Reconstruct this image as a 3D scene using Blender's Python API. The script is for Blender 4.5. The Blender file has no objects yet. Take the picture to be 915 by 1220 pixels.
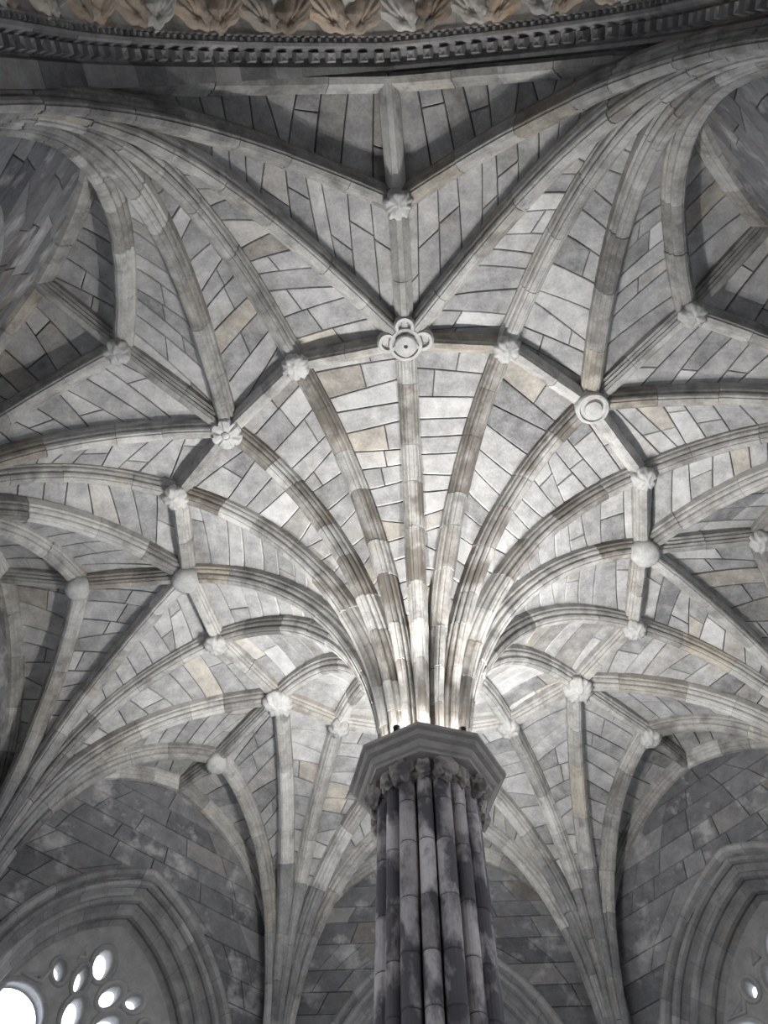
import bpy, bmesh, math, random
import numpy as np
from mathutils import Matrix, Vector, noise

random.seed(7)
EYE = 1.6                       # camera height above the floor; all heights below are given above the eye
C = bpy.context.scene.collection
sc = bpy.context.scene

# ------------------------------------------------------------------ camera
CX, CY, YAW, PITCH, ROLL, FPX = 0.0602, -5.30, 0.09035, 1.07654, 0.01939, 934.4
cy_, sy_, cp_, sp_ = math.cos(YAW), math.sin(YAW), math.cos(PITCH), math.sin(PITCH)
FWD = np.array([-sy_ * cp_, cy_ * cp_, sp_]); _r = np.array([cy_, sy_, 0.0]); _u = np.cross(_r, FWD)
RGT = math.cos(ROLL) * _r + math.sin(ROLL) * _u
UPV = -math.sin(ROLL) * _r + math.cos(ROLL) * _u
CAM = np.array([CX, CY, EYE])
cd = bpy.data.cameras.new('camera'); cam = bpy.data.objects.new('camera', cd); C.objects.link(cam)
cd.sensor_width = 36.0; cd.lens = FPX / 1220 * 36.0; cd.clip_start = 0.02
m = Matrix.Identity(4)
for i in range(3):
    m[i][0] = RGT[i]; m[i][1] = UPV[i]; m[i][2] = -FWD[i]; m[i][3] = CAM[i]
cam.matrix_world = m
sc.camera = cam

def project(p):
    d = np.asarray(p) - CAM; w = d @ FWD
    if w < 0.05: return None
    return (457.5 + FPX * (d @ RGT) / w, 610 - FPX * (d @ UPV) / w)

# ------------------------------------------------------------------ world, exposure
w = bpy.data.worlds.new('sky'); sc.world = w; w.use_nodes = True
bg = w.node_tree.nodes['Background']; bg.inputs[0].default_value = (0.78, 0.87, 1.0, 1); bg.inputs[1].default_value = 1.0
vs = sc.view_settings
vs.view_transform = 'Standard'; vs.look = 'None'; vs.gamma = 1.0; vs.use_curve_mapping = False
vs.exposure = 0.0
GLASS = 3.4          # brightness of the daylit window glass
LAMP = 570.0          # watts of each small floodlight on the column's abacus

# ------------------------------------------------------------------ materials
def stone_mat(name, dark, mid, light, warm, warm_amt=0.5, patch=None, patch_amt=0.5, patch_scale=1.4, scale=1.0, bump=0.25, rough=0.9, patch_lo=0.52, patch_hi=0.66, stretch=1.0):
    mt = bpy.data.materials.new(name); mt.use_nodes = True
    nt = mt.node_tree; N = nt.nodes; L = nt.links
    bs = N['Principled BSDF']; bs.inputs['Roughness'].default_value = rough
    if 'Specular IOR Level' in bs.inputs: bs.inputs['Specular IOR Level'].default_value = 0.2
    geo = N.new('ShaderNodeNewGeometry'); P = geo.outputs['Position']
    mp = N.new('ShaderNodeMapping'); mp.inputs['Scale'].default_value = (1, 1, stretch); L.new(P, mp.inputs['Vector']); PV = mp.outputs[0]
    at = N.new('ShaderNodeAttribute'); at.attribute_name = 'tone'
    def noise_(s, det=4, rg=0.6):
        n = N.new('ShaderNodeTexNoise'); n.inputs['Scale'].default_value = s; n.inputs['Detail'].default_value = det; n.inputs['Roughness'].default_value = rg
        L.new(PV, n.inputs['Vector']); return n
    n1 = noise_(5.0 * scale, 6, 0.65); n2 = noise_(38 * scale, 4, 0.7); n3 = noise_(1.1 * scale, 3)
    # tone + mottling -> ramp
    a = N.new('ShaderNodeMath'); a.operation = 'MULTIPLY_ADD'; L.new(n1.outputs['Fac'], a.inputs[0]); a.inputs[1].default_value = 1.15; a.inputs[2].default_value = -0.58
    b = N.new('ShaderNodeMath'); b.operation = 'ADD'; L.new(a.outputs[0], b.inputs[0]); L.new(at.outputs['Fac'], b.inputs[1])
    c = N.new('ShaderNodeMath'); c.operation = 'MULTIPLY_ADD'; L.new(n2.outputs['Fac'], c.inputs[0]); c.inputs[1].default_value = 0.55; c.inputs[2].default_value = -0.27
    d = N.new('ShaderNodeMath'); d.operation = 'ADD'; L.new(b.outputs[0], d.inputs[0]); L.new(c.outputs[0], d.inputs[1]); d.use_clamp = True
    r = N.new('ShaderNodeValToRGB'); L.new(d.outputs[0], r.inputs[0])
    e = r.color_ramp.elements; e[0].position = 0.05; e[0].color = (*dark, 1); e[1].position = 0.95; e[1].color = (*light, 1)
    k = r.color_ramp.elements.new(0.5); k.color = (*mid, 1)
    out = r.outputs[0]
    # iron-stained warm patches
    wn = noise_(2.3 * scale, 3); wr = N.new('ShaderNodeValToRGB'); L.new(wn.outputs['Fac'], wr.inputs[0])
    wr.color_ramp.elements[0].position = 0.60; wr.color_ramp.elements[1].position = 0.74
    wm = N.new('ShaderNodeMath'); wm.operation = 'MULTIPLY'; L.new(wr.outputs[0], wm.inputs[0]); wm.inputs[1].default_value = warm_amt
    at2 = N.new('ShaderNodeAttribute'); at2.attribute_name = 'warm'
    wa = N.new('ShaderNodeMath'); wa.operation = 'ADD'; wa.use_clamp = True; L.new(wm.outputs[0], wa.inputs[0]); L.new(at2.outputs['Fac'], wa.inputs[1])
    wx = N.new('ShaderNodeMixRGB'); wx.blend_type = 'MULTIPLY'; L.new(wa.outputs[0], wx.inputs[0]); L.new(out, wx.inputs[1]); wx.inputs[2].default_value = (*warm, 1); out = wx.outputs[0]
    if patch:
        pn = noise_(patch_scale, 5, 0.6); pr = N.new('ShaderNodeValToRGB'); L.new(pn.outputs['Fac'], pr.inputs[0])
        pr.color_ramp.elements[0].position = patch_lo; pr.color_ramp.elements[1].position = patch_hi
        pm = N.new('ShaderNodeMath'); pm.operation = 'MULTIPLY'; L.new(pr.outputs[0], pm.inputs[0]); pm.inputs[1].default_value = patch_amt
        px = N.new('ShaderNodeMixRGB'); L.new(pm.outputs[0], px.inputs[0]); L.new(out, px.inputs[1]); px.inputs[2].default_value = (*patch, 1); out = px.outputs[0]
    L.new(out, bs.inputs['Base Color'])
    bp = N.new('ShaderNodeBump'); bp.inputs['Strength'].default_value = bump; bp.inputs['Distance'].default_value = 0.02
    mx = N.new('ShaderNodeMath'); mx.operation = 'MULTIPLY_ADD'; L.new(n1.outputs['Fac'], mx.inputs[0]); mx.inputs[1].default_value = 0.8; L.new(n2.outputs['Fac'], mx.inputs[2])
    L.new(mx.outputs[0], bp.inputs['Height']); L.new(bp.outputs[0], bs.inputs['Normal'])
    return mt

M_web = stone_mat('web_stone', (0.15, 0.15, 0.152), (0.365, 0.36, 0.353), (0.61, 0.602, 0.587), (1.0, 0.86, 0.64), 0.28)
M_rib = stone_mat('rib_stone', (0.15, 0.145, 0.135), (0.36, 0.35, 0.33), (0.58, 0.57, 0.54), (1.0, 0.85, 0.63), 0.45, patch=(0.11, 0.105, 0.10), patch_amt=0.55, patch_scale=3.2)
M_oldrib = stone_mat('weathered_rib_stone', (0.13, 0.12, 0.108), (0.32, 0.305, 0.28), (0.54, 0.525, 0.49), (1.0, 0.84, 0.62), 0.6, patch=(0.12, 0.105, 0.088), patch_amt=0.8, patch_scale=2.6, patch_lo=0.44, patch_hi=0.58, stretch=.7)
M_foot = stone_mat('lower_rib_stone', (0.10, 0.10, 0.102), (0.22, 0.218, 0.215), (0.38, 0.375, 0.365), (1.0, 0.85, 0.65), 0.4, patch=(0.42, 0.41, 0.40), patch_amt=0.4, patch_scale=3.0, patch_lo=0.56, patch_hi=0.68)  # darker grey for the lower stones of ribs away from the south corners
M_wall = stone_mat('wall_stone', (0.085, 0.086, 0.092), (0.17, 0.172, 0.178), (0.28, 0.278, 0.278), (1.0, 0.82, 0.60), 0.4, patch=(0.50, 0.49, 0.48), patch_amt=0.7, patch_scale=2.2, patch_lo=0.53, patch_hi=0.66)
M_arch = stone_mat('arch_stone', (0.13, 0.13, 0.132), (0.26, 0.255, 0.25), (0.40, 0.39, 0.38), (1.0, 0.82, 0.60), 0.4, patch=(0.45, 0.44, 0.43), patch_amt=0.4, patch_scale=3.0, patch_lo=0.58, patch_hi=0.70)
M_col = stone_mat('column_stone', (0.25, 0.225, 0.222), (0.47, 0.425, 0.415), (0.66, 0.605, 0.585), (1.0, 0.85, 0.75), 0.3, patch=(0.075, 0.07, 0.076), patch_amt=0.9, patch_scale=4.0, patch_lo=0.43, patch_hi=0.56, stretch=0.55)
M_cap = stone_mat('capital_stone', (0.22, 0.195, 0.175), (0.42, 0.375, 0.335), (0.58, 0.525, 0.47), (1.0, 0.85, 0.70), 0.4, patch=(0.07, 0.065, 0.065), patch_amt=0.8, patch_scale=5.0, patch_lo=0.47, patch_hi=0.60)
M_abacus = stone_mat('abacus_stone', (0.22, 0.20, 0.18), (0.36, 0.33, 0.30), (0.47, 0.44, 0.40), (1.0, 0.9, 0.8), 0.3)
M_boss = stone_mat('boss_stone', (0.26, 0.255, 0.245), (0.44, 0.435, 0.42), (0.62, 0.61, 0.59), (1.0, 0.8, 0.55), 0.3, scale=2.0)
M_carved = stone_mat('carved_stone', (0.22, 0.21, 0.195), (0.46, 0.44, 0.41), (0.68, 0.65, 0.60), (1.0, 0.72, 0.48), 0.8, scale=1.3)
M_mortar = stone_mat('mortar', (0.05, 0.05, 0.05), (0.085, 0.083, 0.08), (0.13, 0.127, 0.12), (1, .9, .8), 0.2)
M_floor = stone_mat('floor_slab', (0.13, 0.13, 0.13), (0.24, 0.235, 0.23), (0.36, 0.35, 0.34), (1, .9, .8), 0.3)
M_trac = stone_mat('tracery_stone', (0.20, 0.20, 0.20), (0.33, 0.326, 0.32), (0.46, 0.45, 0.44), (1, .88, .72), 0.3)

def simple_mat(name, col, rough=0.5, metal=0.0, emit=None, strength=0):
    mt = bpy.data.materials.new(name); mt.use_nodes = True; bs = mt.node_tree.nodes['Principled BSDF']
    bs.inputs['Base Color'].default_value = (*col, 1); bs.inputs['Roughness'].default_value = rough; bs.inputs['Metallic'].default_value = metal
    if emit: bs.inputs['Emission Color'].default_value = (*emit, 1); bs.inputs['Emission Strength'].default_value = strength
    return mt
M_glass = simple_mat('daylit_glass', (0.7, 0.75, 0.8), 0.3, 0, (0.83, 0.895, 1.0), GLASS)
M_lampbody = simple_mat('black_enamel', (0.02, 0.02, 0.022), 0.45, 0.3)
M_lens = simple_mat('lamp_lens', (0.9, 0.9, 0.9), 0.2, 0, (1.0, 0.97, 0.92), 90)

# ------------------------------------------------------------------ object helpers
def tag(o, label=None, cat=None, group=None, kind=None):
    for k, v in (('label', label), ('category', cat), ('group', group), ('kind', kind)):
        if v: o[k] = v
    return o

def set_attr(me, name, vals):
    a = me.attributes.new(name, 'FLOAT', 'FACE'); a.data.foreach_set('value', np.asarray(vals, dtype=np.float32))

def mesh(name, V, F, mat, parent=None, tone=None, warm=0.0, centre=True, smooth=False):
    V = np.asarray(V, float); loc = V.mean(0) if centre else np.zeros(3)
    me = bpy.data.meshes.new(name); me.from_pydata((V - loc).tolist(), [], F); me.update()
    n = len(me.polygons)
    if tone is None: tone = 0.5
    set_attr(me, 'tone', tone if np.ndim(tone) else [tone] * n)
    set_attr(me, 'warm', warm if np.ndim(warm) else [warm] * n)
    if smooth: me.polygons.foreach_set('use_smooth', [True] * n)
    me.materials.append(mat)
    o = bpy.data.objects.new(name, me); C.objects.link(o); o.location = loc
    if parent: o.parent = parent
    return o

def empty(name, loc=(0, 0, 0)):
    o = bpy.data.objects.new(name, None); C.objects.link(o); o.location = loc; o.empty_display_size = 0.1; return o

def rtone(s=0.12): return min(0.95, max(0.05, random.gauss(0.5, s)))
def rwarm():
    x = random.random(); return 0.42 if x < 0.03 else 0.18 if x < 0.09 else 0.0

def lathe(profile, n=32, phase=0.0, mod=None, axis_down=False):
    """profile [(r,z)]; returns V,F about the z axis"""
    V, F = [], []
    for i, (r, z) in enumerate(profile):
        for j in range(n):
            a = phase + 2 * math.pi * j / n; rr = r * (mod(a, i, r, z) if mod else 1)
            V.append((rr * math.cos(a), rr * math.sin(a), z))
    for i in range(len(profile) - 1):
        for j in range(n):
            k = (j + 1) % n; F.append((i * n + j, i * n + k, (i + 1) * n + k, (i + 1) * n + j))
    F.append(tuple(range(n))[::-1]); F.append(tuple((len(profile) - 1) * n + j for j in range(n)))
    return V, F

# ------------------------------------------------------------------ plan of the vault (surveyed nodes, heights above the eye)
A = 5.40                                           # centre to inner wall face
NODE = {
 'P0': (.04, -2.88), 'P1': (2.07, -2.02), 'P2': (2.82, -.06), 'P3': (2.09, 2.06), 'P4': (0, 2.88), 'P5': (-2.03, 2.03), 'P6': (-2.91, -.05), 'P7': (-2.06, -1.99),
 'S0': (1.13, -2.73), 'S1': (2.75, -1.06), 'S2': (2.81, 1.15), 'S3': (1.17, 2.78), 'S4': (-1.24, 2.62), 'S5': (-2.73, 1.03), 'S6': (-2.83, -1.19), 'S7': (-1.18, -2.70),
 'Q0': (.05, -4.30), 'Q1': (3.07, -2.99), 'Q2': (4.22, -.14), 'Q3': (3.15, 3.02), 'Q4': (0, 4.31), 'Q5': (-3.07, 3.12), 'Q6': (-4.31, -.02), 'Q7': (-3.08, -3.02),
 'M0': (.03, -5.4), 'M1': (3.83, -3.80), 'M2': (5.4, 0), 'M3': (3.82, 3.82), 'M4': (0, 5.4), 'M5': (-3.82, 3.82), 'M6': (-5.4, -.12), 'M7': (-3.86, -3.78)}
ZN = {'P': 8.27, 'S': 8.345, 'Q': 8.27, 'M': 8.41}
def nd(n): return np.array([*NODE[n], ZN[n[0]] + EYE])
def ang(k): return math.radians(45 * k)
def wn(k): return np.array([math.sin(ang(k)), -math.cos(ang(k)), 0.0])
def wt(k): return np.array([math.cos(ang(k)), math.sin(ang(k)), 0.0])
ZUP = np.array([0, 0, 1.0])
DEPTH = 0.19

def bez(p0, p3, b, c, n=49):
    t = np.linspace(0, 1, n)[:, None]; d = p3 - p0; h = d * [1, 1, 0]; v = d * [0, 0, 1]
    p1 = p0 + b * v; p2 = p3 - c * h
    return (1 - t) ** 3 * p0 + 3 * t * (1 - t) ** 2 * p1 + 3 * t * t * (1 - t) * p2 + t ** 3 * p3

def frame(curve):
    """side and extrados vectors along a curve that lies in a vertical plane"""
    T = np.gradient(curve, axis=0); T /= np.linalg.norm(T, axis=1)[:, None]
    h = curve[-1] - curve[0]; h[2] = 0; h /= np.linalg.norm(h)
    s = np.cross(ZUP, h); S = np.repeat(s[None], len(curve), 0)
    Nn = -T[:, 2:3] * h + (T @ h)[:, None] * ZUP
    return S, Nn

# rib profile: (half width, distance below the web); moulded roll, fillets and hollows
PROF = [(.120, -.06), (.120, .045), (.098, .060), (.104, .085), (.092, .105), (.066, .112), (.064, .130), (.070, .150), (.052, .172), (.030, .177), (.024, .190)]
PROF2 = [(.100, -.06), (.100, .050), (.078, .070), (.080, .095), (.055, .115), (.056, .145), (.034, .165), (.028, .180)]
def full_profile(pr): return [(-a, b) for a, b in pr] + [(a, b) for a, b in pr[::-1]]

def sweep(curve, S, Nn, prof, ws, shrink=0.0, jit=(0, 0)):
    V, F = [], []; m_ = len(prof); dd = max(p[1] for p in prof)
    for i in range(len(curve)):
        for (a, b) in prof:
            a2 = (a - math.copysign(min(shrink, abs(a)), a)) * ws[i]; b2 = min(b, dd - shrink) if b > 0 else b
            V.append(curve[i] + S[i] * (a2 + jit[0]) + Nn[i] * (DEPTH - b2 + jit[1]))
    for i in range(len(curve) - 1):
        for j in range(m_ - 1):
            F.append((i * m_ + j, i * m_ + j + 1, (i + 1) * m_ + j + 1, (i + 1) * m_ + j))
        F.append((i * m_ + m_ - 1, i * m_, (i + 1) * m_, (i + 1) * m_ + m_ - 1))
    F.append(tuple(range(m_))); F.append(tuple((len(curve) - 1) * m_ + j for j in range(m_))[::-1])
    return V, F

def arclen(c): return np.concatenate([[0], np.cumsum(np.linalg.norm(np.diff(c, axis=0), axis=1))])
def at_len(c, l, s): return np.array([np.interp(s, l, c[:, i]) for i in range(c.shape[1])]).T

def in_view(pts, mrg=20):
    for p in pts:
        q = project(p)
        if q and -mrg < q[0] < 915 + mrg and -mrg < q[1] < 1220 + mrg: return True
    return False

# ------------------------------------------------------------------ ceiling: core shell first, then ribs, webs, bosses
ribs = []          # (name, curve, S, N, profile, width scales, seg length)
RIB = {}           # key -> (soffit curve, web curve, N)
def add_rib(key, curve, prof, ws, seg, draw=True):
    S, Nn = frame(curve)
    RIB[key] = (curve, curve + Nn * DEPTH, Nn)
    if draw: ribs.append((key, curve, S, Nn, prof, ws, seg))

for k in range(8):
    for t in 'PS':
        q = nd(t + str(k)); a = math.atan2(q[1], q[0])
        p0 = np.array([.40 * math.cos(a), .40 * math.sin(a), 4.86 + EYE])
        c = bez(p0, q, .5, .6)
        tt = np.linspace(0, 1, len(c)); ws = np.clip(.52 + .9 * tt, .52, .95)
        add_rib(('col', t + str(k)), c, PROF, ws, .52)

R0, Z0 = 5.50, 4.8; R0S = 5.74; SK = .06           # corner rib feet; the south corners run further in; skew of the south wall
WB, WC = 2.43, .31                                 # wall arch: radius, centre offset past the middle
WS = 6.0                                           # its springing
def wall_half(z):                                   # half width of the wall arch at height z (above the eye)
    if z <= WS: return WB - WC
    return max(0.0, math.sqrt(max(0, WB ** 2 - (z - WS) ** 2)) - WC)
for k in range(8):                                  # corner between wall k and wall k+1
    an = math.radians(45 * (k + .5)); r_ = R0S if k in (0, 7) else R0; foot = np.array([r_ * math.sin(an), -r_ * math.cos(an), Z0 + EYE]); tg = np.array([math.cos(an), math.sin(an), 0])
    k2 = (k + 1) % 8
    for n, off, b, c_ in (('Q%d' % k, -.15, .57, .67), ('P%d' % k, -.08, .62, .74), ('S%d' % k, 0, .62, .74), ('P%d' % k2, .08, .62, .74), ('Q%d' % k2, .15, .57, .67)):
        p0 = foot + tg * off
        c = np.vstack([np.linspace(p0 - ZUP * 1.2, p0, 9)[:-1], bez(p0, nd(n), b, c_)])
        ws = np.clip(.50 + .9 * np.linspace(0, 1, len(c)), .5, .95)
        add_rib((k, n), c, PROF, ws, .62)
    for kk, sg in ((k, 1), (k2, -1)):               # wall ribs, in the plane of the wall
        qc = RIB[(k, 'Q%d' % kk)][0]; mid = nd('M%d' % kk); ms = mid @ wt(kk)
        pts = []
        zt = qc[-1, 2]; zb = qc[0, 2]
        for p in qc:
            fz = (p[2] - zb) / (zt - zb); z = Z0 - 1.2 + fz * (8.41 - Z0 + 1.2); hw = wall_half(z)
            pts.append(wn(kk) * (A - .02) + wt(kk) * (sg * hw + ms * fz) + ZUP * (z + EYE))
        c = np.array(pts)
        if kk == 0 and sg < 0: c = c + wn(0) * (SK * np.abs(c[:, :1] - mid[0]))
        S, Nn = frame(c); inward = -wn(kk)
        fz4 = (np.linspace(0, 1, len(c)) ** 3)[:, None]; Nw = Nn * (1 - fz4) + ZUP * fz4; Nw /= np.linalg.norm(Nw, axis=1)[:, None]
        RIB[(k, 'M%d' % kk)] = (c, c + Nw * DEPTH, Nw)
        ribs.append(((k, 'M%d' % kk), c, S, Nn, PROF2, np.full(len(c), 1.1), .55))

for k in range(8):                                  # ridge ribs
    k2 = (k + 1) % 8
    for a, b in (('P%d' % k, 'S%d' % k), ('S%d' % k, 'P%d' % k2), ('P%d' % k, 'Q%d' % k), ('Q%d' % k, 'M%d' % k)):
        c = np.linspace(nd(a), nd(b), 9)
        S, Nn = frame(c); ribs.append((('ridge', a, b), c, S, Nn, PROF2, np.ones(9), .75))

# cells of the web: (rib key, rib key)
cells = []
for k in range(8):
    k2 = (k + 1) % 8
    cells += [(('col', 'P%d' % k), ('col', 'S%d' % k)), (('col', 'S%d' % k), ('col', 'P%d' % k2))]
    ch = ['M%d' % k, 'Q%d' % k, 'P%d' % k, 'S%d' % k, 'P%d' % k2, 'Q%d' % k2, 'M%d' % k2]
    cells += [((k, ch[i]), (k, ch[i + 1])) for i in range(6)]

shellV, shellF = [], []
stones = []
def interp_curve(c, t):
    x = np.linspace(0, 1, len(c)); return np.array([np.interp(t, x, c[:, i]) for i in range(3)])
for ca, cb in cells:
    _, WA, NA = RIB[ca]; _, WBc, NB = RIB[cb]
    Nm = NA + NB; Nm /= np.linalg.norm(Nm, axis=1)[:, None]
    gap = np.linalg.norm(WA - WBc, axis=1)
    bul = np.clip(gap * .05, 0, .06)
    def surf(t, v, off=0.0, WA=WA, WBc=WBc, Nm=Nm, gap=gap, bul=bul):
        a = interp_curve(WA, t); b = interp_curve(WBc, t); n = interp_curve(Nm, t); g = np.interp(t, np.linspace(0, 1, len(gap)), bul)
        return a + (b - a) * v + n * (g * 4 * v * (1 - v) + off)
    nt_, nv = 20, 5; base = len(shellV)
    for i in range(nt_ + 1):
        for j in range(nv + 1): shellV.append(surf(i / nt_, j / nv, .035))
    for i in range(nt_):
        for j in range(nv):
            q = base + i * (nv + 1) + j; shellF.append((q, q + 1, q + nv + 2, q + nv + 1))
    # courses
    mid = (WA + WBc) / 2; L = arclen(mid); tt = np.linspace(0, 1, len(mid))
    i0 = int(np.argmax(gap > .16)); s = L[i0]; rows = [s]
    while True:
        s += random.uniform(.19, .31)
        if s > L[-1] - .12: break
        rows.append(s)
    rows.append(L[-1]); skew = [0] + [random.gauss(0, .018) for _ in rows[1:-1]] + [0]
    tr = [np.interp(s, L, tt) for s in rows]
    for i in range(len(rows) - 1):
        wrow = np.interp((tr[i] + tr[i + 1]) / 2, tt, gap)
        cuts = [0.0, 1.0]
        if wrow > 1.0 and random.random() < .8 or wrow > .6 and random.random() < .35: cuts = [0, random.uniform(.3, .7), 1]
        for j in range(len(cuts) - 1):
            hgt = max(rows[i + 1] - rows[i], .02)
            stones.append((surf, tr[i], tr[i + 1], skew[i], skew[i + 1], cuts[j], cuts[j + 1], hgt, wrow))

def stone_geo(surf, t0, t1, k0, k1, v0, v1, hgt, wrow):
    off = random.gauss(0, .004); g = .0055; V = []; nu, nvv = 2, 3
    dt = t1 - t0
    def pt(fu, fv, sh, o):
        gu = min(.3, (g + sh) / hgt); gv = min(.3, (g + sh) / max(.05, wrow * (v1 - v0)))
        fu = gu + fu * (1 - 2 * gu); fv = gv + fv * (1 - 2 * gv); v = v0 + (v1 - v0) * fv
        a = t0 + k0 * (v - .5); b = t1 + k1 * (v - .5)
        return surf(min(1, max(0, a + (b - a) * fu)), v, o)
    F = []
    for i in range(nu + 1):
        for j in range(nvv + 1): V.append(pt(i / nu, j / nvv, .008, -off))
    for i in range(nu):
        for j in range(nvv):
            q = i * (nvv + 1) + j; F.append((q, q + nvv + 1, q + nvv + 2, q + 1))
    ring = [(0, j) for j in range(nvv)] + [(i, nvv) for i in range(nu)] + [(nu, j) for j in range(nvv, 0, -1)] + [(i, 0) for i in range(nu, 0, -1)]
    fr = [i * (nvv + 1) + j for i, j in ring]; n = len(ring); b0 = len(V)
    for i, j in ring: V.append(pt(i / nu, j / nvv, 0, -off + .008))
    for i, j in ring: V.append(pt(i / nu, j / nvv, 0, .05))
    for a in range(n):
        b = (a + 1) % n
        F.append((fr[a], fr[b], b0 + b, b0 + a)); F.append((b0 + a, b0 + b, b0 + n + b, b0 + n + a))
    return V, F

def screen_area(pts):
    P = [project(p) for p in pts]
    if any(p is None for p in P): return 0
    P = [(min(915, max(0, x)), min(1220, max(0, y))) for x, y in P]
    return abs(sum(P[i][0] * P[(i + 1) % len(P)][1] - P[(i + 1) % len(P)][0] * P[i][1] for i in range(len(P)))) / 2

# unseen roof slab, added over the shell to stop sky light leaking in
b0 = len(shellV)
for z in (10.75, 11.0):
    for k in range(8):
        a = math.radians(45 * (k + .5)); shellV.append(np.array([6.6 * math.sin(a), -6.6 * math.cos(a), z]))
shellF.append(tuple(b0 + i for i in range(8))); shellF.append(tuple(b0 + 8 + i for i in range(8)))
for i in range(8): shellF.append((b0 + i, b0 + (i + 1) % 8, b0 + 8 + (i + 1) % 8, b0 + 8 + i))
ceiling = mesh('ceiling', shellV, shellF, M_mortar, centre=False)
tag(ceiling, 'grey stone rib vault fanning from the central column to the walls', 'vault', kind='structure')

geo_ = []
for st in stones:
    V, F = stone_geo(*st); geo_.append((screen_area([V[0], V[3], V[11], V[8]]), V, F))
geo_.sort(key=lambda g: -g[0])
for a, V, F in geo_[:300]:
    mesh('web_stone', V, F, M_web, ceiling, rtone(), rwarm())
bv, bf, bt, bw = [], [], [], []
for a, V, F in geo_[300:]:
    o_ = len(bv); bv += V; bf += [tuple(i + o_ for i in f) for f in F]; t_, w_ = rtone(), rwarm(); bt += [t_] * len(F); bw += [w_] * len(F)
tag(mesh('web_stone_field', bv, bf, M_web, ceiling, bt, bw, centre=False), kind='stuff')

# ribs: a mortar core with its moulded stones
rib_jobs = []
for key, c, S, Nn, prof, ws, seg in ribs:
    L = arclen(c); n = max(1, round(L[-1] / seg))
    cuts = [0] + [L[-1] * (i + random.uniform(-.18, .18)) / n for i in range(1, n)] + [L[-1]]
    rib_jobs.append((key, c, S, Nn, prof, ws, L, cuts))
n_sep = 0
segs = []
for ri, (key, c, S, Nn, prof, ws, L, cuts) in enumerate(rib_jobs):
    for i in range(len(cuts) - 1):
        m_ = at_len(c, L, [cuts[i], (cuts[i] + cuts[i + 1]) / 2, cuts[i + 1]])
        q = [project(p) for p in m_]; vis = in_view(m_, 0)
        sz = math.dist(q[0], q[2]) if vis and q[0] and q[2] else 0
        segs.append((sz, ri, i))
keep = set((r, i) for s, r, i in sorted(segs, key=lambda t: -t[0])[:300] if s > 0)
for ri, (key, c, S, Nn, prof, ws, L, cuts) in enumerate(rib_jobs):
    fp = full_profile(prof)
    V, F = sweep(c, S, Nn, [(-.06, -.05), (-.06, .08), (-.02, .15), (.02, .15), (.06, .08), (.06, -.05)], ws)
    core = mesh('ridge_rib' if key[0] == 'ridge' else 'wall_rib' if key[1][0] == 'M' else 'rib', V, F, M_mortar, ceiling)
    cl = np.array(core.location)
    rest_v, rest_f, rest_t = [], [], []
    for i in range(len(cuts) - 1):
        a, b = cuts[i] + (.0025 if i else 0), cuts[i + 1] - (.0025 if i < len(cuts) - 2 else 0)
        n = max(2, int((b - a) / .09) + 1); s = np.linspace(a, b, n)
        cc = at_len(c, L, s); SS = at_len(S, L, s); NN = at_len(Nn, L, s); w_ = np.interp(s, L, ws)
        V, F = sweep(cc, SS, NN, fp, w_, 0, (random.gauss(0, .0025), random.gauss(0, .003)))
        V = np.array(V) - cl
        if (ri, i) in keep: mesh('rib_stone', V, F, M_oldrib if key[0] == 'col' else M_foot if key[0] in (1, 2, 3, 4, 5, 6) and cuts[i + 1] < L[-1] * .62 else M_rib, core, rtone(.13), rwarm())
        else:
            o_ = len(rest_v); rest_v += V.tolist(); rest_f += [tuple(x + o_ for x in f) for f in F]; rest_t += [rtone(.13)] * len(F)
    if rest_v: tag(mesh('rib_stone_run', rest_v, rest_f, M_rib, core, rest_t), kind='stuff')

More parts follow.
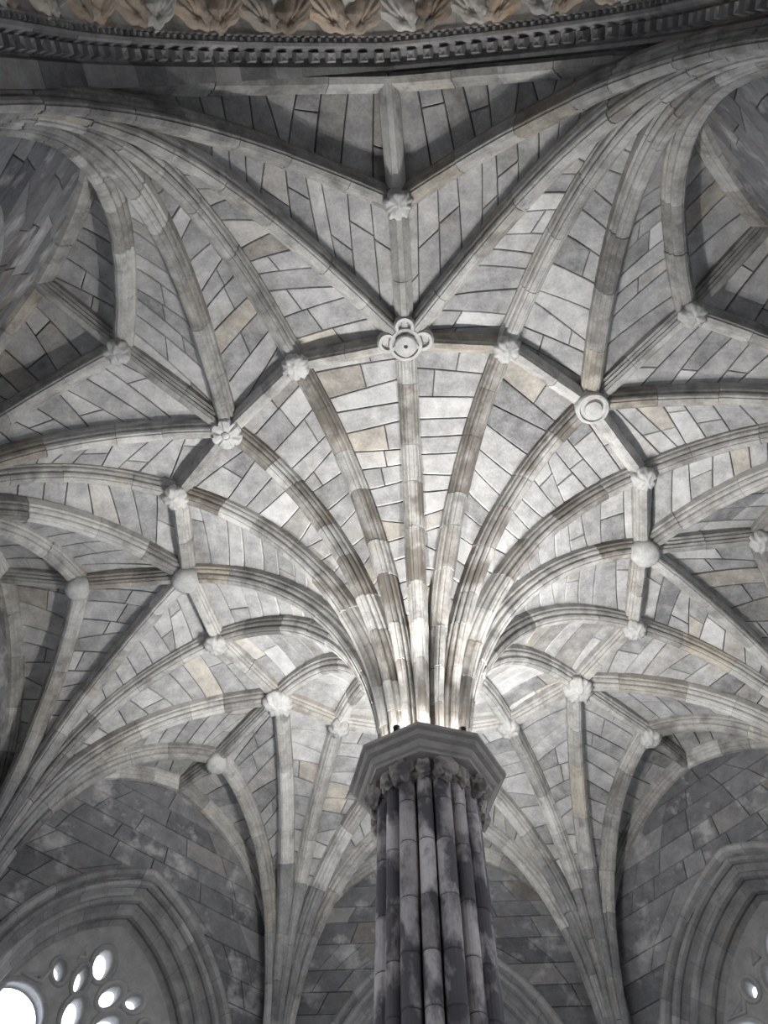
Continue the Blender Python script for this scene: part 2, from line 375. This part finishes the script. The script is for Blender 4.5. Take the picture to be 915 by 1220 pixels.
# bosses
def petals(n, amp, sharp=1.0): return lambda a, i, r, z: 1 - amp * (abs(math.cos(n * a / 2)) ** sharp if False else (0.5 + 0.5 * math.cos(n * a)) ** sharp)
def boss(node, kind, r):
    q = nd(node); ph = random.uniform(0, 6.28)
    if kind == 'ring':       # turned boss with a drilled centre
        prof = [(r, .16), (r * 1.02, .02), (r * .95, -.015), (r * .78, -.02), (r * .76, .01), (r * .66, .012), (r * .64, -.05), (r * .56, -.065), (r * .12, -.07), (r * .10, -.03), (.004, -.03)]
        V, F = lathe(prof, 28)
    elif kind == 'rosette':
        prof = [(r * .8, .16), (r, .04), (r * 1.05, -.01), (r * .95, -.045), (r * .6, -.06), (r * .3, -.055), (r * .27, -.03), (r * .22, -.065), (r * .1, -.08), (.004, -.082)]
        V, F = lathe(prof, 72, ph, lambda a, i, rr, z: 1 - (.20 * max(0, math.cos(6 * a)) ** 4 if 0 < i < 6 else 0))
        V = [(x, y, z + (.035 * max(0, math.cos(6 * math.atan2(y, x) - 6 * ph)) ** 3 if r * .35 < math.hypot(x, y) and z < .02 else 0)) for x, y, z in V]
    elif kind == 'lump':
        prof = [(r * .8, .16), (r * .98, .05), (r, -.01), (r * .93, -.06), (r * .75, -.095), (r * .4, -.115), (.004, -.12)]
        V, F = lathe(prof, 40, ph, lambda a, i, rr, z: 1 + .05 * noise.noise((3 * math.cos(a), 3 * math.sin(a), z * 20 + ph)))
    elif kind == 'disc':
        prof = [(r * .9, .16), (r, .03), (r * 1.0, -.03), (r * .93, -.055), (r * .8, -.06), (r * .75, -.035), (r * .55, -.04), (r * .5, -.075), (r * .3, -.085), (.004, -.088)]
        V, F = lathe(prof, 40, ph)
    else:                    # leafy knot
        prof = [(r * .6, .16), (r * .9, .08), (r * 1.05, .03), (r * 1.1, -.005), (r * 1.05, -.035), (r * .95, -.06), (r * .8, -.08), (r * .62, -.088), (r * .45, -.09), (r * .28, -.098), (r * .12, -.102), (.004, -.103)]
        V, F = lathe(prof, 56, ph, lambda a, i, rr, z: 1 - .16 * max(0, math.cos(5 * a)) ** 3)
        def gnarl(v):
            n1 = abs(noise.noise((v[0] * 16 + ph, v[1] * 16, v[2] * 16))); n2 = noise.noise((v[0] * 34 + ph, v[1] * 34, v[2] * 34)); f = 1 + .34 * (n1 - .22) + .10 * n2
            return (v[0] * f, v[1] * f, v[2] * (f if v[2] < .05 else 1))
        V = [gnarl(v) for v in V]
    V = [(x + q[0], y + q[1], z + q[2]) for x, y, z in V]
    o = mesh('boss', V, F, M_boss, ceiling, rtone(.1), 0.0, smooth=kind in ('lump', 'leaf'))
    return o
kinds = {'P0': ('ring', .185), 'P1': ('disc', .185), 'P2': ('lump', .175), 'P3': ('leaf', .19), 'P4': ('leaf', .18), 'P5': ('leaf', .19), 'P6': ('lump', .165), 'P7': ('rosette', .175)}
for k in range(8):
    boss('P%d' % k, *kinds['P%d' % k])
    boss('S%d' % k, 'leaf', .14)
    boss('Q%d' % k, 'lump' if k in (5, 6) else 'leaf', .15 if k in (5, 6) else .135)
# ring collars that hug the ribs around the turned boss
q0 = nd('P0')
for a in (0.15, 1.57, 3.0):
    V, F = lathe([(.115, .17), (.12, .03), (.10, -.015), (.07, -.012), (.06, .03)], 20)
    mesh('boss_collar', [(x + q0[0] + .19 * math.cos(-a), y + q0[1] + .19 * math.sin(-a), z + q0[2]) for x, y, z in V], F, M_boss, ceiling, .5)

# ------------------------------------------------------------------ floor
fv = []; 
for k in range(8):
    a = math.radians(45 * (k + .5)); fv.append((6.6 * math.sin(a), -6.6 * math.cos(a), 0))
for k in range(8):
    a = math.radians(45 * (k + .5)); fv.append((6.6 * math.sin(a), -6.6 * math.cos(a), -.3))
ff = [tuple(range(8)), tuple(range(15, 7, -1))] + [(i, i + 8, (i + 1) % 8 + 8, (i + 1) % 8) for i in range(8)]
floor = mesh('floor', fv, ff, M_floor, centre=False)
tag(floor, 'worn grey flagstone floor of the octagonal room', 'floor', kind='structure')

# ------------------------------------------------------------------ walls
SIDE = ['south', 'southeast', 'east', 'northeast', 'north', 'northwest', 'west', 'southwest']
AW, AS = 1.70, 4.6 + EYE                            # window arch: half width, springing height
AA, AR = .774, 2.474                                # centre offset, radius
SILL = 2.6
def arch_line(n, a=AA, R=AR, zs=AS, zbot=SILL, cnt=22, jamb=4):
    """points of the arch offset inward by n, from right foot over the apex to the left foot: (s, z)"""
    r = R - n; th = math.acos(min(1, a / r)); pts = [(r - a, zbot + (zs - zbot) * i / jamb) for i in range(jamb)]
    pts += [(r * math.cos(th * i / cnt) - a, zs + r * math.sin(th * i / cnt)) for i in range(cnt + 1)]
    return pts + [(-s, z) for s, z in pts[::-1][1:]]
def win_half(z):
    if z < SILL: return 0.0
    if z <= AS: return AR - AA
    d = AR ** 2 - (z - AS) ** 2
    return max(0.0, math.sqrt(d) - AA) if d > 0 else 0.0
APEX = AS + math.sqrt(AR ** 2 - AA ** 2)

def curve_plate(name, loops, z0, z1, mat, bevel=0.0, tone=.5):
    """flat plate with holes from closed 2D loops, thickness z0..z1"""
    cu = bpy.data.curves.new(name, 'CURVE'); cu.dimensions = '2D'; cu.fill_mode = 'BOTH'
    cu.extrude = (z1 - z0) / 2 - bevel; cu.bevel_depth = bevel; cu.bevel_resolution = 2
    for lp in loops:
        sp = cu.splines.new('POLY'); sp.points.add(len(lp) - 1); sp.use_cyclic_u = True
        for p, (x, y) in zip(sp.points, lp): p.co = (x, y, 0, 1)
    tmp = bpy.data.objects.new(name + '_tmp', cu); C.objects.link(tmp)
    dg = bpy.context.evaluated_depsgraph_get(); me = bpy.data.meshes.new_from_object(tmp.evaluated_get(dg))
    bpy.data.objects.remove(tmp); bpy.data.curves.remove(cu)
    me.name = name; me.transform(Matrix.Translation((0, 0, (z0 + z1) / 2)))
    me.materials.clear(); me.materials.append(mat)
    for nm, v in (('tone', tone), ('warm', 0.0)): set_attr(me, nm, [v] * len(me.polygons))
    o = bpy.data.objects.new(name, me); C.objects.link(o); return o

def wall_matrix(k):
    n, t = wn(k), wt(k); mm = Matrix.Identity(4)
    for i in range(3): mm[i][0] = t[i]; mm[i][1] = (0, 0, 1)[i]; mm[i][2] = n[i]; mm[i][3] = n[i] * A
    return mm

def arch_sweep(prof, i0=None, i1=None, skew=0.0, **kw):
    """prof [(n, d)]: inset and depth; strip of the arch between path indices"""
    lines = [arch_line(n, **kw) for n, d in prof]; m_ = len(prof)
    tot = len(lines[0]); i0 = 0 if i0 is None else i0; i1 = tot - 1 if i1 is None else i1
    V, F = [], []
    for i in range(i0, i1 + 1):
        for j, (n, d) in enumerate(prof): V.append((lines[j][i][0], lines[j][i][1], d + (skew * max(0, -lines[j][i][0]) if d > .07 else 0)))
    for i in range(i1 - i0):
        for j in range(m_ - 1): F.append((i * m_ + j, (i + 1) * m_ + j, (i + 1) * m_ + j + 1, i * m_ + j + 1))
    return V, F

def wall_to_world(k, s, z, d): return wn(k) * (A + d) + wt(k) * s + ZUP * z

ORDERS = [ # hood roll, splayed hollow, inner roll
    [(-.10, .03), (-.10, -.05), (-.06, -.075), (-.01, -.06), (.01, -.01), (.02, .03)],
    [(.00, .03), (.03, .02), (.06, -.01), (.10, .0), (.115, .05), (.10, .10), (.14, .14), (.19, .15)],
    [(.17, .15), (.20, .13), (.245, .14), (.26, .19), (.25, .24), (.30, .29), (.36, .31), (.375, .36), (.36, .42), (.46, .50)]]

for k in range(8):
    south = (k == 0)
    eL, eR = (2.25 if k == 1 else 2.6), (2.25 if k == 7 else 2.6)   # the south recess needs the corner free
    outer = [(-eL, 0), (eR, 0), (eR, 10.9), (-eL, 10.9)]
    if south: hole = arch_line(-.08, a=WC, R=WB, zs=WS + EYE, zbot=.02, cnt=20)
    else: hole = arch_line(-.02)
    wall = curve_plate('wall_' + SIDE[k], [outer, hole], .035, .85 if not south else .06, M_mortar if not south else M_wall)
    wall.matrix_world = wall_matrix(k)
    tag(wall, ['stone wall with a carved arch of dogtooth and foliage under the vault', 'smooth grey wall under the vault between the carved arch and the east window', 'stone wall between two pale patched window walls', 'patched grey wall with pale stains around its pointed window arch', 'dark stone wall behind the central column', 'dark grey wall around the bright traceried window', 'stone wall meeting the vault beside the traceried window wall', 'stone wall with slanting courses next to the carved arch'][k], 'wall', kind='structure')
    if south:
        # recessed orders under the wall rib
        kw = dict(a=WC, R=WB, zs=WS + EYE, zbot=.02, cnt=40, jamb=16)
        def order(name, prof, mat, tone=.5, step=4):
            tot = len(arch_line(0, **kw)); i = 6
            root = mesh(name, *arch_sweep(prof, skew=SK, **kw), M_mortar, wall, .5, centre=False)
            while i < tot - 7:
                j = min(tot - 7, i + step + random.randint(-1, 1))
                V, F = arch_sweep([(n + .006, d) for n, d in prof], i, j, skew=SK, **kw)
                V = np.array(V); c_ = V.mean(0); V2 = c_ + (V - c_) * [.994, .994, 1]
                mesh('arch_stone', V2, F, mat, root, rtone(.14), rwarm()); i = j
        order('dogtooth_hollow', [(.03, .06), (.02, .09), (-.02, .11), (-.03, .16), (-.02, .22), (.03, .24), (.045, .26)], M_arch)
        order('bead_fillet', [(.045, .255), (.05, .28), (.03, .30), (.02, .32), (.05, .34)], M_arch)
        order('foliage_hollow', [(.05, .335), (.03, .36), (.01, .46), (.02, .58), (.06, .66), (.085, .68)], M_carved)
        order('edge_roll', [(.085, .675), (.13, .69), (.15, .74), (.13, .80), (.17, .84), (.25, .86)], M_carved)
        # dogtooth blocks and beads
        def along(n, spacing):
            ln = np.array(arch_line(n, **kw)); Ls = arclen(ln); out = []
            s = .0
            while s < Ls[-1]:
                p = at_len(ln, Ls, s); q = at_len(ln, Ls, min(Ls[-1], s + .01)); d = q - p
                if p[1] > 5.0 and np.linalg.norm(d) > 0: out.append((p, d / np.linalg.norm(d)))
                s += spacing
            return out
        def block_on_arch(name, p, t, size, d0, d1, mat, tone):
            nrm = np.array([-t[1], t[0]]);
            if nrm @ (np.array([0, 6.5]) - p) < 0: nrm = -nrm
            V, F = [], []
            h = size / 2
            for (u, n_, dd) in [(-h, -.02, d0), (h, -.02, d0), (h, -.02, d1), (-h, -.02, d1), (-h * .62, size * .62, d0 + (d1 - d0) * .22), (h * .62, size * .62, d0 + (d1 - d0) * .22), (h * .62, size * .62, d1 - (d1 - d0) * .22), (-h * .62, size * .62, d1 - (d1 - d0) * .22)]:
                xy = p + t * u + nrm * n_; V.append((xy[0], xy[1], dd + SK * max(0, -p[0])))
            V.append(tuple(np.array([*(p + nrm * size * .48), (d0 + d1) / 2 + SK * max(0, -p[0])])))
            F = [(0, 1, 5, 4), (1, 2, 6, 5), (2, 3, 7, 6), (3, 0, 4, 7), (4, 5, 8), (5, 6, 8), (6, 7, 8), (7, 4, 8)]
            return mesh(name, V, F, mat, wall, tone)
        for p, t in along(-.02, .155): block_on_arch('dogtooth', p, t, .11, .115, .225, M_arch, rtone(.15))
        for p, t in along(.035, .075): block_on_arch('bead', p, t, .04, .285, .325, M_arch, rtone(.15))
        # foliage: curled leaves with lobes and a midrib
        def leaf(p, t, flip, size):
            nrm = np.array([-t[1], t[0]])
            if nrm @ (np.array([0, 6.5]) - p) < 0: nrm = -nrm
            nu, nv = 12, 40; V, F = [], []
            for i in range(nu + 1):
                for j in range(nv + 1):
                    r = i / nu; a = 2 * math.pi * j / nv
                    lob = 1 + .10 * math.cos(7 * a); x = r * lob * math.cos(a) * size; y = r * lob * math.sin(a) * .185
                    fan = math.atan2(y + .12, x)                      # ribs fan out from the leaf's foot
                    hgt = .085 * math.sqrt(max(0, 1 - r ** 2.5)) + .014 * math.cos(fan * 16) * (1 - r * .5) - .045 * math.exp(-(x * x + (y + .05) ** 2) * 500)
                    xy = p + t * (x + flip * y * .6) + nrm * (hgt - .005); V.append((xy[0], xy[1], .51 + y + SK * max(0, -p[0])))
            for i in range(nu):
                for j in range(nv):
                    q = i * (nv + 1) + j; F.append((q, q + 1, q + nv + 2, q + nv + 1))
            mesh('carved_leaf', V, F, M_carved, wall, rtone(.18), random.choice([0, .1, .3, .5]), smooth=True)
        for i, (p, t) in enumerate(along(.015, .33)): leaf(p, t, 1 if i % 2 else -1, random.uniform(.18, .20))
        back = curve_plate('back_panel', [[(-3.1, 0), (3.1, 0), (3.1, 10.9), (-3.1, 10.9)]], .86, 1.2, M_wall); back.parent = wall
        side_l = curve_plate('reveal_block', [[(-3.1, 0), (-2.26, 0), (-2.26, 10.9), (-3.1, 10.9)]], .14, .87, M_wall); side_l.parent = wall
        side_r = curve_plate('reveal_block', [[(2.26, 0), (3.1, 0), (3.1, 10.9), (2.26, 10.9)]], .14, .87, M_wall); side_r.parent = wall
        top_b = curve_plate('reveal_block', [[(-2.2, 10.1), (2.2, 10.1), (2.2, 10.9), (-2.2, 10.9)]], .14, .87, M_wall); top_b.parent = wall
        continue
    # masonry facing
    z = .0; zr = [3.6]
    while zr[-1] < APEX - .3: zr.append(zr[-1] + random.uniform(.24, .36))
    zr[-1] = APEX
    while zr[-1] < 8.5 + EYE: zr.append(zr[-1] + random.uniform(.24, .34))
    def put(sa0, sb0, sa1, sb1, za, zb):
        g = .005; off = random.gauss(0, .0022)
        V = []
        if abs(sb0 - sa0) + abs(sb1 - sa1) < .12: return
        def q(fr, fz, sh):
            gz = (g + sh) / (zb - za); f = gz + fz * (1 - 2 * gz)
            a = sa0 + (sa1 - sa0) * f; b = sb0 + (sb1 - sb0) * f; gg = min((g + sh), abs(b - a) * .3) * (1 if b > a else -1)
            return (a + gg if fr == 0 else b - gg, za + (zb - za) * f)
        rim = [(0, 0), (1, 0), (1, 1), (0, 1)]
        for sh, d in ((.006, off), (0, off + .005), (0, .06)):
            for fr, fz in rim: x, y = q(fr, fz, sh); V.append((x, y, d))
        F = [(0, 1, 2, 3)] + [(r * 4 + i, r * 4 + (i + 1) % 4, r * 4 + 4 + (i + 1) % 4, r * 4 + 4 + i) for r in (0, 1) for i in range(4)]
        wp = [wall_to_world(k, v[0], v[1], 0) for v in V[:4]]
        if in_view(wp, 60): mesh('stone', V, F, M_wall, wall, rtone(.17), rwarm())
        else:
            o_ = len(rv); rv.extend(V); rf.extend(tuple(i + o_ for i in f) for f in F); rt.extend([rtone(.17)] * len(F))
    rv, rf, rt = [], [], []
    for za, zb in zip(zr[:-1], zr[1:]):
        W0, W1 = min(wall_half(za - EYE) + .10, 2.2), min(wall_half(zb - EYE) + .10, 2.2)
        if zb > 8.41 + EYE + .05: W1 = min(W1, .12)
        w0, w1 = win_half(za), win_half(zb)
        spans = [(-W0, W0, -W1, W1)] if za >= APEX - 1e-6 else [(-W0, -w0, -W1, -w1), (w0, W0, w1, W1)]
        for a0, b0_, a1, b1 in spans:
            wd = (b0_ - a0 + b1 - a1) / 2; n = max(1, round(wd / random.uniform(.42, .7)))
            fr = [0] + sorted((i + random.uniform(-.22, .22)) / n for i in range(1, n)) + [1]
            for f0, f1 in zip(fr[:-1], fr[1:]):
                put(a0 + (b0_ - a0) * f0, a0 + (b0_ - a0) * f1, a1 + (b1 - a1) * f0, a1 + (b1 - a1) * f1, za, zb)
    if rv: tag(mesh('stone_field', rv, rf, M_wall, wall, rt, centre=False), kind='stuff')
    # lower wall face below the built courses
    lo = curve_plate('plinth_face', [[(-2.3, 0), (2.3, 0), (2.3, 3.6), (AW - .02, 3.6), (AW - .02, SILL), (-AW + .02, SILL), (-AW + .02, 3.6), (-2.3, 3.6)]], .0, .05, M_wall); lo.parent = wall
    # window arch orders
    tot = len(arch_line(0))
    for oi, prof in enumerate(ORDERS):
        root = mesh(['hood_mould', 'outer_order', 'inner_order'][oi], *arch_sweep([(n - .004, d + .012) for n, d in prof]), M_mortar, wall, centre=False)
        i = 0
        while i < tot - 1:
            j = min(tot - 1, i + random.choice([2, 3, 3, 4]))
            V, F = arch_sweep(prof, i, j); V = np.array(V); c_ = V.mean(0)
            mesh('arch_stone', c_ + (V - c_) * [.99, .99, 1], F, M_arch, root, rtone(.14), 0.0, smooth=False); i = j
    # window
    inn = arch_line(.44)
    def circ(cx, cy, rx, ry=None, rot=0, n=28, lob=0, amp=0):
        ry = ry or rx; o = []
        for i in range(n):
            a = 2 * math.pi * i / n; rr = 1 + amp * math.cos(lob * a)
            x, y = rr * rx * math.cos(a), rr * ry * math.sin(a); o.append((cx + x * math.cos(rot) - y * math.sin(rot), cy + x * math.sin(rot) + y * math.cos(rot)))
        return o
    E_ = EYE
    holes = [circ(.10, 5.94 + E_, .14, .22, .12), circ(.60, 5.65 + E_, .09, .135, -.3), circ(.31, 5.66 + E_, .085, .18, .1), circ(-.12, 5.63 + E_, .20, .115, -.95), circ(-.44, 5.68 + E_, .14, .10, -.6),
             circ(.26, 5.27 + E_, .13, .23, .15), circ(-.19, 5.30 + E_, .21, .13, -.8), circ(.92, 5.04 + E_, .35, .34), circ(-.84, 5.06 + E_, .30, .28),
             [(.98, 5.46 + E_), (.78, 5.46 + E_), (.72, 5.60 + E_)], [(.35, 5.93 + E_), (.42, 5.90 + E_), (.39, 6.02 + E_)],
             circ(-.68, 5.44 + E_, .09, .08), circ(.05, 4.90 + E_, .15, .15)]
    lw = .25
    for cx in (-.93, -.31, .31, .93):               # four lancet lights
        zt = 4.25 if abs(cx) > .5 else 4.35
        hd = [(cx - lw, SILL + .12), (cx + lw, SILL + .12)] + [(cx - lw + 2 * lw * math.cos(math.radians(60) * i / 6), zt + E_ + 2 * lw * math.sin(math.radians(60) * i / 6)) for i in range(7)]
        hd += [(2 * cx - x, y) for x, y in hd[2:][::-1][1:]]
        holes.append(hd)
    win = empty('window_%d' % k); win.matrix_world = wall_matrix(k)
    tag(win, ['', 'tall traceried window in the smooth grey wall next to the carved arch', 'tall traceried window in the wall facing the west window', 'tall traceried window in the pale patched wall', 'tall traceried window hidden behind the central column', 'bright traceried window with oval openings in the dark wall', 'tall traceried window in the wall facing the east window', 'tall traceried window in the wall with slanting courses'][k], 'window', kind='structure')
    tr_ = curve_plate('tracery', [inn] + holes, .46, .66, M_trac, bevel=.03); tr_.parent = win
    gl = curve_plate('glass_pane', [arch_line(.45)], .70, .72, M_glass); gl.parent = win
    for hl in holes[:13]:                            # raised mouldings round the openings
        n = len(hl); cxh = sum(p[0] for p in hl) / n; cyh = sum(p[1] for p in hl) / n; rt_ = .035; V, F = [], []
        for i, (x, y) in enumerate(hl):
            dx, dy = x - cxh, y - cyh; ln_ = math.hypot(dx, dy); dx /= ln_; dy /= ln_
            for j in range(8):
                b_ = 2 * math.pi * j / 8; V.append((x + dx * (.02 + rt_ * math.cos(b_)), y + dy * (.02 + rt_ * math.cos(b_)), .47 - rt_ * 1.3 * math.sin(b_)))
        for i in range(n):
            for j in range(8): F.append((i * 8 + j, i * 8 + (j + 1) % 8, (i + 1) % n * 8 + (j + 1) % 8, (i + 1) % n * 8 + j))
        mesh('moulding', V, F, M_trac, tr_, rtone(.1), smooth=True)

# corner shafts carry the rib bundles
for k in range(8):
    an = math.radians(45 * (k + .5)); base = np.array([math.sin(an), -math.cos(an), 0]); tg = np.array([math.cos(an), math.sin(an), 0])
    cs = empty('corner_shaft', base * 5.55)
    tag(cs, 'slender triple stone shaft in a corner of the octagonal room', 'column', 'corner shafts between the walls', 'structure')
    for off, rr in ((-.17, .08), (0, .11), (.17, .08)):
        V, F = lathe([(rr * 1.5, 0), (rr * 1.5, .2), (rr, .3), (rr, 4.6), (rr * 1.15, 4.65), (rr * 1.7, 4.9), (rr * 1.8, 5.02)], 16)
        p = tg * off + base * (.04 if off else 0); mesh('shaft', [(x + p[0], y + p[1], z) for x, y, z in V], F, M_arch, cs, rtone(.1), smooth=True)

# ------------------------------------------------------------------ central column
col = empty('central_column')
tag(col, 'clustered stone column with a leafy capital and dark stains holding up the vault', 'column', kind='thing')
AZ = lambda deg: (math.sin(math.radians(deg)), -math.cos(math.radians(deg)))
CT = 4.62 + EYE
V, F = lathe([(.335, 0), (.335, CT)], 32); mesh('core', V, F, M_mortar, col, .3)
V, F = lathe([(.62, 0), (.62, .18), (.58, .24), (.60, .30), (.50, .38), (.53, .44), (.45, .52), (.30, .55)], 32); mesh('base', V, F, M_col, col, .5)
courses = [.5]
while courses[-1] < CT - .5: courses.append(courses[-1] + random.uniform(.30, .46))
courses.append(CT)
for i in range(16):
    deg = 19.5 + 22.5 * i; major = i % 2 == 0; rr = .070 if major else .060; rc = .365 if major else .362
    x, y = AZ(deg); cx_, cy2 = rc * x, rc * y
    V, F = lathe([(rr - .006, .5), (rr - .006, CT)], 14); sh = mesh('shaft', [(a + cx_, b + cy2, c) for a, b, c in V], F, M_mortar, col, .4); sl = np.array(sh.location)
    for za, zb in zip(courses[:-1], courses[1:]):
        ja, jb = (0 if za == .5 else random.uniform(-.01, .01)), 0
        V, F = lathe([(rr - .006, za + .003), (rr, za + .010), (rr, zb - .010), (rr - .006, zb - .003)], 18)
        dx, dy = random.gauss(0, .0015), random.gauss(0, .0015)
        mesh('shaft_stone', np.array([(a + cx_ + dx, b + cy2 + dy, c) for a, b, c in V]) - sl, F, M_col, sh, rtone(.16), smooth=False)
# capital: bell, leaves, abacus
V, F = lathe([(.40, CT - .06), (.43, CT - .05), (.44, CT - .02), (.41, CT), (.42, CT + .06), (.47, CT + .12), (.52, CT + .14)], 32)
mesh('bell', V, F, M_cap, col, .5)
def leaf_knot(deg, r, z, sx, sz, seed):
    bm = bmesh.new(); bmesh.ops.create_icosphere(bm, subdivisions=4, radius=1)
    x0, y0 = AZ(deg); V = []
    for v in bm.verts:
        p = v.co; a = math.atan2(p.z, p.x)
        f = 1 + .20 * math.cos(5 * a + seed) * (1 - abs(p.y)) + .35 * noise.noise((p.x * 2.2 + seed, p.y * 2.2, p.z * 2.2)) + .32 * abs(noise.noise((p.x * 4 + seed, p.y * 4, p.z * 4)))
        V.append((p.x * f * sx, p.y * f * sx * .75, p.z * f * sz))
    F = [tuple(v.index for v in f.verts) for f in bm.faces]; bm.free()
    out = np.array([x0, y0, 0]); tg = np.array([-y0, x0, 0])
    V = [out * (r + b) + tg * a + ZUP * (c + z) for a, b, c in V]
    mesh('capital_leaf', V, F, M_cap, col, rtone(.12), smooth=True)
for i in range(16):
    deg = 19.5 + 22.5 * i
    if i % 2 == 0: leaf_knot(deg, .465, CT + .0, .088, .105, i * 1.7)
    else: leaf_knot(deg, .435, CT + .01, .062, .09, i * 2.3)
prof = [(.40, CT + .09), (.545, CT + .095), (.55, CT + .12), (.58, CT + .125), (.60, CT + .14), (.60, CT + .165), (.575, CT + .18), (.585, CT + .195), (.635, CT + .20), (.655, CT + .215), (.655, CT + .235), (.64, CT + .245), (.685, CT + .25), (.685, CT + .285), (.66, CT + .30), (.50, CT + .30), (.2, CT + .30)]
V, F = lathe(prof, 8, math.radians(-90 - 4)); mesh('abacus', V, F, M_abacus, col, .5)

# ------------------------------------------------------------------ small floodlights standing on the abacus
for i, deg in enumerate((-22, 33, 92, 150, 205, 258)):
    x, y = AZ(deg); top = CT + .30
    lamp = empty('floodlight', (x * .605, y * .605, top))
    tag(lamp, 'small black floodlight standing on the ledge of the column capital', 'lamp', 'floodlights on the capital')
    V, F = lathe([(.030, 0), (.030, .008), (.012, .012), (.012, .022), (.026, .026), (.032, .05), (.030, .055), (.027, .05)], 16); mesh('housing', V, F, M_lampbody, lamp)
    V, F = lathe([(.026, .048), (.024, .053), (.002, .054)], 16); mesh('lens', V, F, M_lens, lamp)
    ld = bpy.data.lights.new('bulb', 'SPOT'); ld.energy = LAMP; ld.color = (1.0, .985, .97); ld.shadow_soft_size = .03; ld.spot_size = math.radians(92); ld.spot_blend = .6
    lo = bpy.data.objects.new('bulb', ld); C.objects.link(lo); lo.parent = lamp; lo.location = (0, 0, .06)
    d = Vector((x * .62, y * .62, 1.0)); lo.rotation_euler = d.to_track_quat('-Z', 'Y').to_euler()
    gd = bpy.data.lights.new('bulb_glow', 'POINT'); gd.energy = 34.0; gd.color = (1.0, .985, .97); gd.shadow_soft_size = .025
    go = bpy.data.objects.new('bulb_glow', gd); C.objects.link(go); go.parent = lamp; go.location = (0, 0, .07)
